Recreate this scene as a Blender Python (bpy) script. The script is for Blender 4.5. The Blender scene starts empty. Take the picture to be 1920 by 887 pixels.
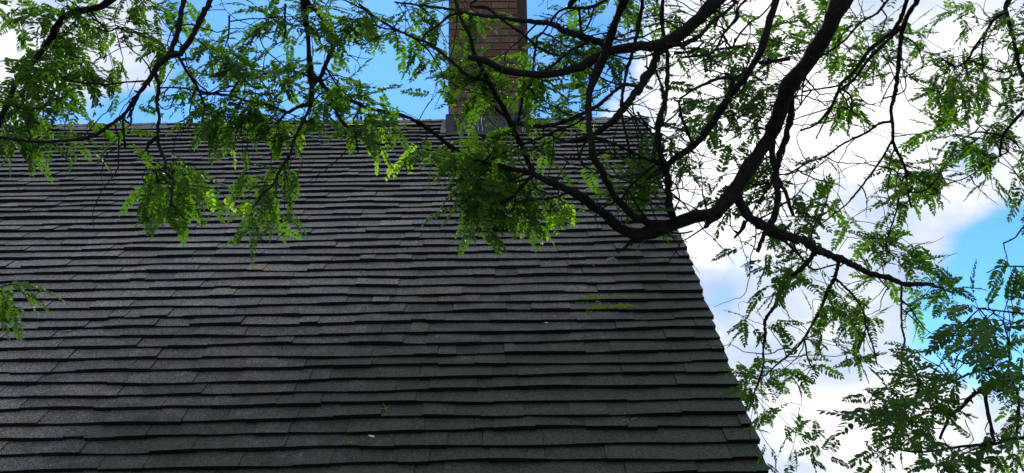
import bpy, math, random
import numpy as np
from mathutils import Vector, Matrix
sc = bpy.context.scene
COL = sc.collection
rnd = random.Random(11)

# ------------------------------------------------------------------ camera
F = 1700.0; CX, CY = 960.0, 443.5
EL, ROLL, YAW = math.radians(16), .018, .0132
CAM = Vector((0, 0, 2.9))
ce, se, cy_, sy_ = math.cos(EL), math.sin(EL), math.cos(YAW), math.sin(YAW)
FW = Vector((sy_*ce, cy_*ce, se)); RT = Vector((cy_, -sy_, 0)); UP = RT.cross(FW)
R2 = RT*math.cos(ROLL) - UP*math.sin(ROLL); U2 = RT*math.sin(ROLL) + UP*math.cos(ROLL)
cam = bpy.data.objects.new('camera', bpy.data.cameras.new('camera')); COL.objects.link(cam)
M4 = Matrix((R2, U2, -FW)).transposed().to_4x4(); M4.translation = CAM
cam.matrix_world = M4
cam.data.sensor_width = 36; cam.data.lens = F/1920*36; cam.data.clip_end = 3000; cam.data.clip_start = .05
sc.camera = cam
def at(px, py, d):                       # pixel of the photograph + distance -> point
    return CAM + (FW + R2*((px-CX)/F) + U2*((CY-py)/F))*d
def pix(p):
    v = p-CAM; d = v.dot(FW)
    return CX+F*v.dot(R2)/d, CY-F*v.dot(U2)/d, d

# ------------------------------------------------------------------ light
SUN_EL, SUN_AZ = math.radians(37), math.radians(-10)      # behind the ridge, a little to the left
EXPOSURE = 0.0
SKY_STRENGTH = .13
sc.view_settings.view_transform = 'Standard'; sc.view_settings.look = 'None'
sc.view_settings.exposure = EXPOSURE; sc.view_settings.gamma = 1
sd = Vector((math.sin(SUN_AZ)*math.cos(SUN_EL), math.cos(SUN_AZ)*math.cos(SUN_EL), math.sin(SUN_EL)))
sl = bpy.data.lights.new('sun', 'SUN'); sl.energy = 5.0; sl.angle = math.radians(.5); sl.color = (1, .95, .86)
so = bpy.data.objects.new('sun', sl); COL.objects.link(so); so.rotation_euler = sd.to_track_quat('Z', 'Y').to_euler()

class NT:                                 # terse node helper
    def __init__(s, tree): s.t = tree; s.n = tree.nodes; s.l = tree.links
    def new(s, kind, **kw):
        nd = s.n.new(kind)
        for k, v in kw.items():
            if k.startswith('i_'):
                key = k[2:]; nd.inputs[int(key) if key.isdigit() else key.replace('_', ' ')].default_value = v
            else: setattr(nd, k, v)
        return nd
    def link(s, a, b): s.l.new(a, b)
    def math(s, op, a, b=None, c=None, clamp=False):
        nd = s.n.new('ShaderNodeMath'); nd.operation = op; nd.use_clamp = clamp
        for i, v in enumerate((a, b, c)):
            if v is None: continue
            if isinstance(v, (int, float)): nd.inputs[i].default_value = v
            else: s.l.new(v, nd.inputs[i])
        return nd.outputs[0]
    def mix(s, f, a, b, blend='MIX'):
        nd = s.n.new('ShaderNodeMix'); nd.data_type = 'RGBA'; nd.blend_type = blend
        for k, v in ((0, f), (6, a), (7, b)):
            if isinstance(v, (int, float)): nd.inputs[k].default_value = v
            elif isinstance(v, tuple): nd.inputs[k].default_value = v if len(v) == 4 else (*v, 1)
            else: s.l.new(v, nd.inputs[k])
        return nd.outputs[2]
    def ramp(s, f, stops):
        nd = s.n.new('ShaderNodeValToRGB'); s.l.new(f, nd.inputs[0]); e = nd.color_ramp.elements
        while len(e) < len(stops): e.new(.5)
        for el, (p, c) in zip(e, stops): el.position = p; el.color = c if len(c) == 4 else (*c, 1)
        return nd.outputs[0]

w = bpy.data.worlds.new('World'); sc.world = w; w.use_nodes = True
T = NT(w.node_tree); T.n.clear()
wo = T.new('ShaderNodeOutputWorld'); bg = T.new('ShaderNodeBackground')
sky = T.new('ShaderNodeTexSky', sky_type='NISHITA', sun_disc=False, sun_elevation=SUN_EL, sun_rotation=SUN_AZ,
            air_density=1.0, dust_density=.1, ozone_density=2.2)
tc = T.new('ShaderNodeTexCoord'); dr = tc.outputs['Generated']
def lobe(px, py, rad, wgt):               # a bank of cloud (or a gap) in a direction of the sky
    d = (at(px, py, 1)-CAM).normalized()
    k = 1/(1-math.cos(math.radians(rad)))
    vd = T.new('ShaderNodeVectorMath', operation='DOT_PRODUCT'); T.link(dr, vd.inputs[0]); vd.inputs[1].default_value = d
    e = T.math('EXPONENT', T.math('MULTIPLY', T.math('SUBTRACT', vd.outputs['Value'], 1.0), k))
    return T.math('MULTIPLY', e, wgt)
mp = T.new('ShaderNodeMapping'); T.link(dr, mp.inputs[0]); mp.inputs['Scale'].default_value = (1, 1, 1.5)
n1 = T.new('ShaderNodeTexNoise', i_Scale=3.4, i_Detail=10.0, i_Roughness=.6, i_Distortion=.3); T.link(mp.outputs[0], n1.inputs['Vector'])
n2 = T.new('ShaderNodeTexNoise', i_Scale=5.0, i_Detail=6.0, i_Roughness=.5); T.link(mp.outputs[0], n2.inputs['Vector'])
cov = T.math('MULTIPLY_ADD', T.math('SUBTRACT', n1.outputs[0], .5), 3.0, .84)
LOBES = [(1500, 150, 9, .5), (1650, 300, 6, .4), (1350, 350, 6, .3), (1560, 790, 5, .4),
         (250, 125, 2.6, .75), (200, 40, 2.2, .6), (50, 150, 2.2, .55), (1420, 60, 6, .3),
         (650, 90, 7.0, -1.6), (480, 200, 4.5, -.9), (240, 215, 1.8, -1.0), (1790, 270, 2.6, -.75), (1890, 475, 2.0, -1.2), (1850, 660, 3.6, -.8), (1960, 520, 3, -.5),
         (1590, 690, 2, -.5), (1780, 600, 2, -.7), (1040, 60, 3, -.7), (1080, 190, 3, -.7), (1900, 600, 3, -.7), (380, 40, 3, -.5), (100, 200, 1.4, -.5)]
for l in LOBES: cov = T.math('ADD', cov, lobe(*l))
mask = T.new('ShaderNodeMapRange', interpolation_type='SMOOTHSTEP'); T.link(cov, mask.inputs[0])
mask.inputs[1].default_value = .38; mask.inputs[2].default_value = .90
nb = T.math('ADD', n2.outputs[0], T.math('MULTIPLY', T.math('SUBTRACT', cov, .7), .16))
ccol = T.ramp(nb, [(.38, (.48, .66, .97)), (.53, (.76, .85, 1.0)), (.68, (1.34, 1.34, 1.36))])
skyc = T.new('ShaderNodeVectorMath', operation='MULTIPLY'); T.link(sky.outputs[0], skyc.inputs[0]); skyc.inputs[1].default_value = (SKY_STRENGTH*.52, SKY_STRENGTH*1.02, SKY_STRENGTH*1.55)
fin = T.mix(mask.outputs[0], skyc.outputs[0], ccol)
T.link(fin, bg.inputs[0]); bg.inputs[1].default_value = 1.0; T.link(bg.outputs[0], wo.inputs[0])

# ------------------------------------------------------------------ mesh helper
class MB:
    def __init__(s): s.v = []; s.f = []; s.a = []; s.m = []
    def add(s, vs, fs, tone=.5, mi=0):
        o = len(s.v); s.v += [tuple(p) for p in vs]; s.f += [tuple(i+o for i in f) for f in fs]
        s.a += [tone]*len(vs); s.m += [mi]*len(fs)
    def box(s, c, size, tone=.5, rot=None):
        hx, hy, hz = (q/2 for q in size); P = []
        for x in (-hx, hx):
            for y in (-hy, hy):
                for z in (-hz, hz):
                    p = Vector((x, y, z)); P.append((rot @ p if rot else p)+Vector(c))
        s.add(P, [(0, 1, 3, 2), (4, 6, 7, 5), (0, 4, 5, 1), (2, 3, 7, 6), (0, 2, 6, 4), (1, 5, 7, 3)], tone)
    def tube(s, pts, rad, n=6, tone=.5, cap=True):
        V = []; Fc = []; prev = None
        for i, p in enumerate(pts):
            t = (pts[min(i+1, len(pts)-1)]-pts[max(i-1, 0)]).normalized()
            if prev is None: a = t.orthogonal().normalized()
            else: a = (prev-t*prev.dot(t)); a = a.normalized() if a.length > 1e-6 else t.orthogonal().normalized()
            prev = a; b = t.cross(a)
            for k in range(n):
                an = 2*math.pi*k/n; V.append(p+(a*math.cos(an)+b*math.sin(an))*rad[i])
        for i in range(len(pts)-1):
            for k in range(n):
                k2 = (k+1) % n; Fc.append((i*n+k, i*n+k2, (i+1)*n+k2, (i+1)*n+k))
        if cap: Fc += [tuple(range(n-1, -1, -1)), tuple(range((len(pts)-1)*n, len(pts)*n))]
        s.add(V, Fc, tone)
    def build(s, name, mats, parent=None, smooth=False):
        me = bpy.data.meshes.new(name); me.from_pydata(s.v, [], s.f)
        at_ = me.attributes.new('tone', 'FLOAT', 'POINT'); at_.data.foreach_set('value', s.a)
        for m in (mats if isinstance(mats, (list, tuple)) else [mats]): me.materials.append(m)
        if any(s.m): me.polygons.foreach_set('material_index', s.m)
        if smooth: me.polygons.foreach_set('use_smooth', [True]*len(me.polygons))
        me.update()
        o = bpy.data.objects.new(name, me); COL.objects.link(o)
        if parent: o.parent = parent
        return o
def empty(name, loc, label, cat, group=None):
    o = bpy.data.objects.new(name, None); COL.objects.link(o); o.location = loc; o.empty_display_size = .2
    o['label'] = label; o['category'] = cat
    if group: o['group'] = group
    return o
def keep(o, parent):                       # parent a mesh made in world coordinates
    o.parent = parent; o.matrix_parent_inverse = Matrix.Translation(-wloc(parent)); return o
def wloc(p):
    v = Vector((0, 0, 0))
    while p is not None: v += p.location; p = p.parent
    return v
def stuff(o): o['kind'] = 'stuff'; return o

# ------------------------------------------------------------------ materials
def mat(name):
    m = bpy.data.materials.new(name); m.use_nodes = True; t = NT(m.node_tree); t.n.clear()
    out = t.new('ShaderNodeOutputMaterial'); b = t.new('ShaderNodeBsdfPrincipled'); t.link(b.outputs[0], out.inputs[0])
    return m, t, b, out
def attr(t, nm='tone'): a = t.new('ShaderNodeAttribute'); a.attribute_name = nm; return a.outputs['Fac']
def objpos(t): return t.new('ShaderNodeNewGeometry').outputs['Position']
def noise(t, vec, scale, det=4, rough=.5):
    n = t.new('ShaderNodeTexNoise', i_Scale=scale, i_Detail=det, i_Roughness=rough); t.link(vec, n.inputs['Vector']); return n.outputs[0]
def bump(t, b, h, dist, strength=1):
    n = t.new('ShaderNodeBump'); n.inputs['Distance'].default_value = dist; n.inputs['Strength'].default_value = strength
    t.link(h, n.inputs['Height']); t.link(n.outputs[0], b.inputs['Normal'])

def shingle_mat():
    m, t, b, o = mat('asphalt_shingle'); P = objpos(t)
    tone = attr(t)
    base = t.ramp(tone, [(0, (.094, .089, .084)), (.3, (.134, .127, .117)), (.6, (.168, .157, .142)), (.85, (.210, .191, .168)), (1, (.265, .224, .186))])
    g = noise(t, P, 120, 4, .8); g2 = noise(t, P, 60, 4, .75)
    sp = t.ramp(g, [(.40, (.13, .13, .14)), (.5, (.80, .80, .80)), (.60, (2.2, 2.15, 2.05))])
    c = t.mix(1.0, base, sp, 'MULTIPLY')
    c = t.mix(.75, c, t.ramp(g2, [(.34, (.35, .36, .37)), (.66, (1.75, 1.72, 1.7))]), 'MULTIPLY')
    hue = noise(t, P, 3.2, 4, .6)
    c = t.mix(1.0, c, t.ramp(hue, [(.36, (.92, .99, 1.01)), (.5, (1, 1, 1)), (.64, (1.14, 1.0, .90))]), 'MULTIPLY')
    c = t.mix(t.math('MULTIPLY', t.math('SUBTRACT', noise(t, P, 230, 2, .5), .63), 9, clamp=True), c, (.50, .49, .46))
    # algae film plus painted tree shade, heavier low down and to the right, in drips and blotches
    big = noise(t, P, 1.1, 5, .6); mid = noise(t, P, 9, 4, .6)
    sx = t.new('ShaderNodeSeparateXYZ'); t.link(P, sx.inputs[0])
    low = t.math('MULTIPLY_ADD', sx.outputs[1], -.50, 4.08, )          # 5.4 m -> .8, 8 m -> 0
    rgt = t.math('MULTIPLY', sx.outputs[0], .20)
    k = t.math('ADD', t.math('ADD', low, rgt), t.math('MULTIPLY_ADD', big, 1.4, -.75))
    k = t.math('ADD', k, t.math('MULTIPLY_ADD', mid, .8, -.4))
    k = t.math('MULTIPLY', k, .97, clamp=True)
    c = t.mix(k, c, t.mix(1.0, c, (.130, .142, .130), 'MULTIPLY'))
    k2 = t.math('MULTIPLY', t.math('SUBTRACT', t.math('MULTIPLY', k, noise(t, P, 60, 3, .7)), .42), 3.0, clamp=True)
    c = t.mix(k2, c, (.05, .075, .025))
    t.link(c, b.inputs['Base Color']); b.inputs['Roughness'].default_value = .78
    b.inputs['Specular IOR Level'].default_value = .45
    bump(t, b, g, .004, .9)
    return m
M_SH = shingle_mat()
m, t, b, o = mat('asphalt_butt'); b.inputs['Base Color'].default_value = (.012, .012, .013, 1); b.inputs['Roughness'].default_value = .95
b.inputs['Specular IOR Level'].default_value = .1; M_BUTT = m
def simple(name, col, rough=.7, var=.3, sc_=30, metallic=0, bumpd=.002):
    m, t, b, o = mat(name); P = objpos(t); n = noise(t, P, sc_, 5, .6)
    lo = tuple(c*(1-var) for c in col); hi = tuple(c*(1+var) for c in col)
    t.link(t.ramp(n, [(.3, lo), (.7, hi)]), b.inputs['Base Color']); b.inputs['Roughness'].default_value = rough
    b.inputs['Metallic'].default_value = metallic; bump(t, b, n, bumpd, .6); return m
M_WOOD = simple('brown_painted_wood', (.05, .035, .03)); M_WALL = simple('stucco_wall', (.32, .29, .25), .9, .1, 60)
M_DECK = simple('roof_felt', (.015, .015, .016), .9)
M_GRASS = simple('lawn', (.05, .09, .025), .9, .5, 3)
M_MORTAR = simple('mortar', (.16, .13, .11), .95, .3, 80)
def brick_mat():
    m, t, b, o = mat('chimney_brick'); P = objpos(t); oi = t.new('ShaderNodeObjectInfo')
    c = t.ramp(oi.outputs['Random'], [(0, (0.103, 0.045, 0.030)), (.35, (0.157, 0.065, 0.042)), (.6, (0.190, 0.083, 0.053)), (.8, (0.149, 0.085, 0.055)), (1, (0.217, 0.109, 0.073))])
    n = noise(t, P, 55, 5, .7); n2 = noise(t, P, 7, 3)
    c = t.mix(.8, c, t.ramp(n, [(.3, (.5, .5, .5)), (.7, (1.4, 1.4, 1.4))]), 'MULTIPLY')
    c = t.mix(t.math('MULTIPLY', t.math('SUBTRACT', n2, .52), 3, clamp=True), c, (.07, .06, .035))
    t.link(c, b.inputs['Base Color']); b.inputs['Roughness'].default_value = .9; bump(t, b, n, .006, .8); return m
M_BRICK = brick_mat()
def flash_mat():
    m, t, b, o = mat('weathered_flashing_metal'); P = objpos(t)
    mpn = t.new('ShaderNodeMapping'); t.link(P, mpn.inputs[0]); mpn.inputs['Scale'].default_value = (9, 9, .8)
    st = noise(t, mpn.outputs[0], 4, 5, .6); n = noise(t, P, 35, 5, .7)
    c = t.ramp(n, [(.3, (.026, .025, .028)), (.7, (.058, .054, .058))])
    c = t.mix(t.math('MULTIPLY', t.math('SUBTRACT', st, .60), 3.0, clamp=True), c, (.26, .25, .26))
    t.link(c, b.inputs['Base Color']); b.inputs['Roughness'].default_value = .6; b.inputs['Metallic'].default_value = .2; bump(t, b, n, .003, .5); return m
M_FLASH = flash_mat()
M_STEEL = simple('dark_steel', (.04, .04, .042), .5, .3, 40, .6); M_LIME = simple('lime_stain', (.34, .33, .33), .9, .3, 40)
def bark_mat():
    m, t, b, o = mat('locust_bark'); P = objpos(t)
    n = noise(t, P, 70, 6, .7); n2 = noise(t, P, 14, 4)
    c = t.ramp(n, [(.3, (.006, .005, .005)), (.55, (.016, .012, .012)), (.75, (.038, .029, .028))])
    c = t.mix(t.math('MULTIPLY', t.math('SUBTRACT', n2, .5), 2, clamp=True), c, (.024, .013, .013))
    t.link(c, b.inputs['Base Color']); b.inputs['Roughness'].default_value = .9; b.inputs['Specular IOR Level'].default_value = .2
    bump(t, b, n, .012, 1); return m
M_BARK = bark_mat()
def leaf_mat(name, stops, tr=.55, trcol=1.0):
    m, t, b, o = mat(name)
    oi = t.new('ShaderNodeObjectInfo')
    f = t.math('FRACT', t.math('ADD', attr(t), oi.outputs['Random']))
    c = t.ramp(f, stops)
    b.inputs['Roughness'].default_value = .6; b.inputs['Specular IOR Level'].default_value = .25
    t.link(c, b.inputs['Base Color'])
    tl = t.new('ShaderNodeBsdfTranslucent'); t.link(t.mix(1.0, c, (2.0*trcol, 2.3*trcol, .5*trcol), 'MULTIPLY'), tl.inputs[0])
    mx = t.new('ShaderNodeMixShader'); mx.inputs[0].default_value = tr
    t.link(b.outputs[0], mx.inputs[1]); t.link(tl.outputs[0], mx.inputs[2]); t.link(mx.outputs[0], o.inputs[0]); return m
M_LEAF = leaf_mat('locust_leaf', [(0, (.030, .072, .011)), (.4, (.052, .118, .014)), (.75, (.080, .170, .017)), (1, (.042, .098, .013))], .45)
M_YOUNG = leaf_mat('young_leaf', [(0, (.12, .24, .025)), (.5, (.17, .29, .03)), (1, (.22, .32, .04))])
M_BIG = leaf_mat('near_leaf', [(0, (.022, .052, .012)), (.5, (.034, .078, .013)), (1, (.05, .11, .018))], .45)

# ------------------------------------------------------------------ ground
g = MB(); g.add([(-900, -900, 0), (900, -900, 0), (900, 900, 0), (-900, 900, 0)], [(0, 1, 2, 3)])
go = g.build('ground', M_GRASS); go['kind'] = 'structure'

# ------------------------------------------------------------------ house
D0, H0, T0, T1, XR, EXPO, S0 = 8.6293, 3.2357, .7233, .0204, 1.5229, .1278, -1.3641
SR = S0-.085
def XRs(s): return XR+.20*max(0, (1.1-s)/2.55)       # the gable overhang widens towards the ridge
def prof(s): return (D0-(math.sin(T0+T1*s)-math.sin(T0))/T1, H0+(math.cos(T0+T1*s)-math.cos(T0))/T1)
def RP(x, s, n=0.0):
    a = T0+T1*s; y, z = prof(s)
    return Vector((x, y-math.sin(a)*n, CAM.z+z+math.cos(a)*n))
def roof_hit(px, py, n=.02):
    lo, hi = SR, 6.0
    d = at(px, py, 1)-CAM
    def dev(s):
        y, z = prof(s); k = y/d.y; return CAM.z*0+z-(d.z*k)      # >0: roof above ray
    for _ in range(50):
        mid = (lo+hi)/2
        if dev(mid) > 0: lo = mid
        else: hi = mid
    s = (lo+hi)/2; y, _z = prof(s); return d.x*y/d.y, s
XL = -6.9
HB = Vector((-2.6, 8.2, 0))
house = empty('house', HB, 'brick chimneyed house with a steep dark grey asphalt shingle roof', 'house')
SE = S0+EXPO*48.3
ye, ze = prof(SE); yr, zr = prof(SR)
# roof deck (both slopes), a slab with thickness
d = MB(); N = 14
top = [RP(0, SR+(SE-SR)*i/N, 0) for i in range(N+1)]
ybk = [Vector((0, 2*yr-p.y, p.z)) for p in top[1:]]
pf = list(reversed(top))+ybk; und = [p-Vector((0, 0, .12)) for p in pf]
V = []; 
sv = [SR+(SE-SR)*i/N for i in range(N+1)]; svf = list(reversed(sv))+sv[1:]
for side in (0, 1):
    xs0 = [XL+.02 if side == 0 else XRs(q_)-.02 for q_ in svf]
    for p, x in zip(pf, xs0): V.append((x, p.y, p.z))
    for p, x in zip(und, xs0): V.append((x, p.y, p.z))
n_ = len(pf); Fs = []
for i in range(n_-1):
    Fs.append((i, i+1, 2*n_+i+1, 2*n_+i)); Fs.append((n_+i+1, n_+i, 3*n_+i, 3*n_+i+1))
    Fs.append((i+1, i, n_+i, n_+i+1)); Fs.append((2*n_+i, 2*n_+i+1, 3*n_+i+1, 3*n_+i))
Fs.append((0, 2*n_, 3*n_, n_)); Fs.append((n_-1, 2*n_-1, 4*n_-1, 3*n_-1))
d.add(V, Fs); roof = keep(d.build('roof', M_DECK), house)
# walls
zw = CAM.z+ze-.14
def wall(pts, nm='wall'):
    q = MB(); P0 = [Vector(p) for p in pts]; nrm = (P0[1]-P0[0]).cross(P0[2]-P0[0]).normalized()*.12
    k = len(P0); q.add(P0+[p+nrm for p in P0], [tuple(range(k)), tuple(range(2*k-1, k-1, -1))]+[(i, k+i, k+(i+1) % k, (i+1) % k) for i in range(k)])
    return keep(q.build(nm, M_WALL), house)
yf, yb = ye+.35, 2*yr-ye-.35
wall([(XL+.25, yf, 0), (XR-.2, yf, 0), (XR-.2, yf, zw), (XL+.25, yf, zw)])
wall([(XR-.2, yb, 0), (XL+.25, yb, 0), (XL+.25, yb, zw), (XR-.2, yb, zw)])
for x in (XL+.25, XR-.2):
    pts = [(x, yf, 0), (x, yf, zw)]+[(x, p.y, p.z-.14) for p in reversed(top) if p.y > yf]+[(x, p.y, p.z-.14) for p in ybk if p.y < yb]+[(x, yb, zw), (x, yb, 0)]
    wall(pts if x > 0 else pts[::-1])
# rake boards follow the slope
for x in (XR-.04, XL+.02):
    q = MB()
    P = [RP(x+(XRs(sv[i])-XR if x > 0 else 0), sv[i], -.002) for i in range(N+1)]
    VV = []
    for p in P:
        for dx in (0, .022):
            for dz in (0, -.17): VV.append((p.x+dx, p.y, p.z+dz))
    FF = []
    for i in range(N):
        a = i*4; c = a+4; FF += [(a, a+2, c+2, c), (a+2, a+3, c+3, c+2), (a+3, a+1, c+1, c+3), (a+1, a, c, c+1)]
    FF += [(0, 1, 3, 2), (N*4, N*4+2, N*4+3, N*4+1)]
    q.add(VV, FF); keep(q.build('rake_board', M_WOOD), house)

# shingles, course by course
YS = [234,240.5,247,253.8,260.8,268,275.4,283,291,299.3,307.9,316.6,325.5,334.5,343.7,353,362.6,372.9,383,393.4,405.2,416.3,428.9,441.5,454.3,467,480.6,495,509.3,524.6,541.1,558.4,575.3,593.5,611.3,631.2,650.2,672.2,693.3,716.1,739.5,763.7,790.8,816.5,846,876.5]
ROW = []
for k in range(49):
    if k < len(YS): ROW.append(roof_hit(640, YS[k]+1.0)[1])
    else: ROW.append(ROW[-1]+EXPO)
rs = random.Random(5)
pieces = []
def wav(k, x, ph):
    return .010*math.sin(x*1.3+ph)+.007*math.sin(x*3.1+ph*2.3)+.0035*math.sin(x*7.7+ph*5)
CH_X0, CH_X1, CH_YF = None, None, None
lift_x, _s = roof_hit(945, 441); 
for k, sk in enumerate(ROW):
    ph = rs.uniform(0, 6.28); x = XL-rs.uniform(0, .3); prev_top = ROW[k-1] if k else SR-.02
    rowtone = rs.gauss(0, .05); hi = rs.random() < .5; XE = XRs(sk)
    ln = sk-prev_top
    while x < XE-.03:
        wd = rs.choice((.12, .18, .22, .27, .31, .34, .38, .44))*rs.uniform(.9, 1.1)
        x2 = min(x+wd, XE+rs.uniform(-.010, .012))
        if XE-x2 < .07: x2 = XE+rs.uniform(-.010, .012)
        hi = (not hi) if rs.random() < .8 else hi
        th = (.0420 if hi else .0330)+rs.uniform(-.002, .003)
        off = (.004 if hi else -.005)+rs.gauss(0, .005)
        tone = min(1, max(0, .5+rowtone+rs.gauss(0, .17)+(.04 if hi else -.04)+(.25 if rs.random() < .06 else 0)))
        sl_ = rs.uniform(-.006, .006)      # slanted side cut
        nseg = 3; VV = []; gap = rs.choice((.0, .0001, .0002, .0008))
        mid_lift = 0
        for i in range(nseg+1):
            f = i/nseg; xx = x+gap+(x2-x-2*gap)*f
            lf = .045*math.exp(-((xx-lift_x)/.20)**2) if k == 23 else 0
            if k == 23: lf = lf
            sb = sk+off+wav(k, xx, ph)-lf*.25
            dn = .0015*math.sin(xx*9+ph*3)+lf
            xt = xx+(sl_ if i in (0, nseg) else 0)*(-1 if i == 0 else 1)
            VV += [RP(xx, sb, th+dn), RP(xt, sb-ln-.034, .0035+(.004 if hi else 0)), RP(xx, sb+.0008, .0035+dn*1.0)]
        FF = []
        for i in range(nseg):
            a = i*3; c = a+3
            FF += [(a, c, c+1, a+1), (a+2, c+2, c, a), (a+1, c+1, c+2, a+2)]
        FF += [(0, 1, 2), (nseg*3, nseg*3+2, nseg*3+1)]
        mi = ([0, 1, 1]*nseg)+[1, 1]
        ctr = RP((x+x2)/2, sk, th); px, py, dd = pix(ctr)
        area = (x2-x)*ln/dd**2.0*(1/dd) if (-20 < px < 1960 and py < 895) else 0
        pieces.append((area, VV, FF, mi, tone)); x = x2
pieces.sort(key=lambda p: -p[0])
rest = MB()
for i, (ar, VV, FF, mi, tone) in enumerate(pieces):
    if i < 298:
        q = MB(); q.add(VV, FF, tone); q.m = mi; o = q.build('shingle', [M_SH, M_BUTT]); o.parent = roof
    else:
        rest.add(VV, FF, tone); rest.m[-len(FF):] = mi
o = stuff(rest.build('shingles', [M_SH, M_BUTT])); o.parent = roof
# ridge caps: overlapping folded pieces
rc = MB(); x = XL-.02
while x < XRs(SR)-.02:
    w_ = .145; x2 = min(x+w_+.05, XRs(SR)+.015); h = rs.uniform(.010, .017); tn = rs.uniform(.3, .8)
    P = []
    for xx, hh in ((x, .006), (x2, h+.006)):
        for (yy, zz) in ((-.125, -.108), (0, .006), (.125, -.108)):
            P.append((xx, yr+yy, CAM.z+zr+zz+hh+.018))
    P2 = [(p[0], p[1], p[2]-.012) for p in P]
    rc.add(P+P2, [(0, 3, 4, 1), (1, 4, 5, 2), (9, 6, 7, 10), (10, 7, 8, 11), (3, 9, 10, 4), (4, 10, 11, 5), (0, 6, 9, 3), (2, 5, 11, 8), (0, 1, 7, 6), (1, 2, 8, 7)], tn)
    x += w_
o = stuff(rc.build('ridge_cap', M_SH)); o.parent = roof
# gutter under the eave
q = MB(); gy, gz = ye-.07, CAM.z+ze-.10
pr = [(-.06, .05), (-.06, -.04), (-.03, -.06), (.05, -.06), (.05, .05), (.042, .05), (.042, -.05), (-.027, -.05), (-.052, -.036), (-.052, .05)]
q.add([(xx, gy+a, gz+b_) for xx in (XL, XR) for a, b_ in pr], [(i, (i+1) % 10, 10+(i+1) % 10, 10+i) for i in range(10)])
keep(q.build('gutter', M_WOOD), house)

# chimney
xa, sa = roof_hit(838, 254); xb, _ = roof_hit(977, 253)
yF, zF = prof(sa); zF += CAM.z
CW = xb-xa-.02; DEPTH = .62; cx0 = (xa+xb)/2
c_root_loc = Vector((cx0, yF+DEPTH/2, zF))
FH = .255                                                   # height of the metal base
BH = .088; ROWS = 23; TOPZ = zF+FH+ROWS*BH
core = MB(); core.box((cx0, yF+DEPTH/2+.012, (zF-.5+TOPZ)/2), (CW-.03, DEPTH-.034, TOPZ-zF+.5-.01))
chim = keep(core.build('chimney', M_MORTAR), house)
def addp(q, nm, mt, lab=None):
    o = q.build(nm, mt); o.parent = chim
    if lab: o['label'] = lab
    return o
rb = random.Random(3)
def bmesh_(L, W):
    q = MB(); b_ = .004; hx, hy, hz = L/2, W/2, (BH-.011)/2
    P = []
    for z, ins in ((-hz, b_), (-hz+b_, 0), (hz-b_, 0), (hz, b_)):
        for sx_, sy2 in ((-1, -1), (1, -1), (1, 1), (-1, 1)): P.append((sx_*(hx-ins), sy2*(hy-ins), z))
    Ff = [(3, 2, 1, 0), (12, 13, 14, 15)]
    for l in range(3):
        for i in range(4): Ff.append((l*4+i, l*4+(i+1) % 4, l*4+4+(i+1) % 4, l*4+4+i))
    q.add(P, Ff); return q
cache = {}
def brick(x, y, z, L, W):
    key = (round(L, 3), round(W, 3))
    if key not in cache:
        o = bmesh_(*key).build('brick', M_BRICK); cache[key] = o.data
    else: o = bpy.data.objects.new('brick', cache[key]); COL.objects.link(o)
    o.location = Vector((x, y, z)); o.parent = chim
    o.rotation_euler = (rb.uniform(-.008, .008), rb.uniform(-.006, .006), rb.uniform(-.01, .01))
BL = CW/4; 
for r in range(ROWS):
    z = zF+FH+BH*(r+.5)
    for face in (0, 1):
        yy = yF+.012+.045 if face == 0 else yF+DEPTH-.045
        if r % 2 == 0: cuts = [0, .25, .5, .75, 1]
        else: cuts = [0, .125, .375, .625, .875, 1]
        for a, b2 in zip(cuts, cuts[1:]):
            L = (b2-a)*CW-.010; brick(xa+.01+(a+b2)/2*CW, yy+rb.uniform(-.003, .003), z, L, .09)
    for xx in (xa+.01+.045, xb-.01-.045):
        nn = 2; seg = (DEPTH-.2)/nn
        for i in range(nn): brick(xx+rb.uniform(-.003, .003), yF+.108+seg*(i+.5), z, .09, seg-.010)
cap = MB(); cap.box((cx0, yF+DEPTH/2, TOPZ+.045), (CW+.12, DEPTH+.12, .09)); addp(cap, 'cap', M_MORTAR)
# metal base of the chimney: front sheet, side sheets, apron, seam bead, nail heads, lime runs
fl = MB(); fl.box((cx0, yF-.004, zF+FH/2-.02), (CW+.05, .012, FH+.02))
flash = addp(fl, 'front_flashing', M_FLASH)
for sx_ in (-1, 1):
    q = MB(); xs = cx0+sx_*(CW/2+.02); 
    P = [(yF+.004, zF-.08), (yF+.004, zF+FH-.012), (yF+DEPTH, zF+FH+.02), (yF+DEPTH, zF+.05)]
    q.add([(xs-.004, a, b2) for a, b2 in P]+[(xs+.004, a, b2) for a, b2 in P], [(0, 1, 2, 3), (7, 6, 5, 4), (0, 4, 5, 1), (1, 5, 6, 2), (2, 6, 7, 3), (3, 7, 4, 0)])
    addp(q, 'side_flashing', M_FLASH)
    q = MB()      # stepped light sheet along the slope
    for i in range(4):
        p = RP(xs+sx_*.03, sa-.02-.11*i, .03); q.box(p+Vector((0, 0, .02)), (.055, .10, .05), rot=Matrix.Rotation(.4, 3, 'X'))
    addp(q, 'step_flashing', M_LIME)
q = MB()
a0 = RP(xa-.03, sa+.03, .034); a1 = RP(xb+.03, sa+.03, .034); b0 = RP(xa-.03, sa-.04, .05); b1 = RP(xb+.03, sa-.04, .05)
nn = 12; VV = []
for i in range(nn+1):
    f = i/nn; j = .004*math.sin(i*2.1)
    for A, B, jj in ((a0, a1, j), (b0, b1, 0)):
        p = A.lerp(B, f); VV += [p+Vector((0, -jj, jj)), p+Vector((0, .002, -.006))]
FF = []
for i in range(nn):
    a = i*4; c = a+4; FF += [(a, c, c+2, a+2), (a+1, a+3, c+3, c+1), (a, a+1, c+1, c)]
q.add(VV, FF); addp(q, 'apron_flashing', M_FLASH)
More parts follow.
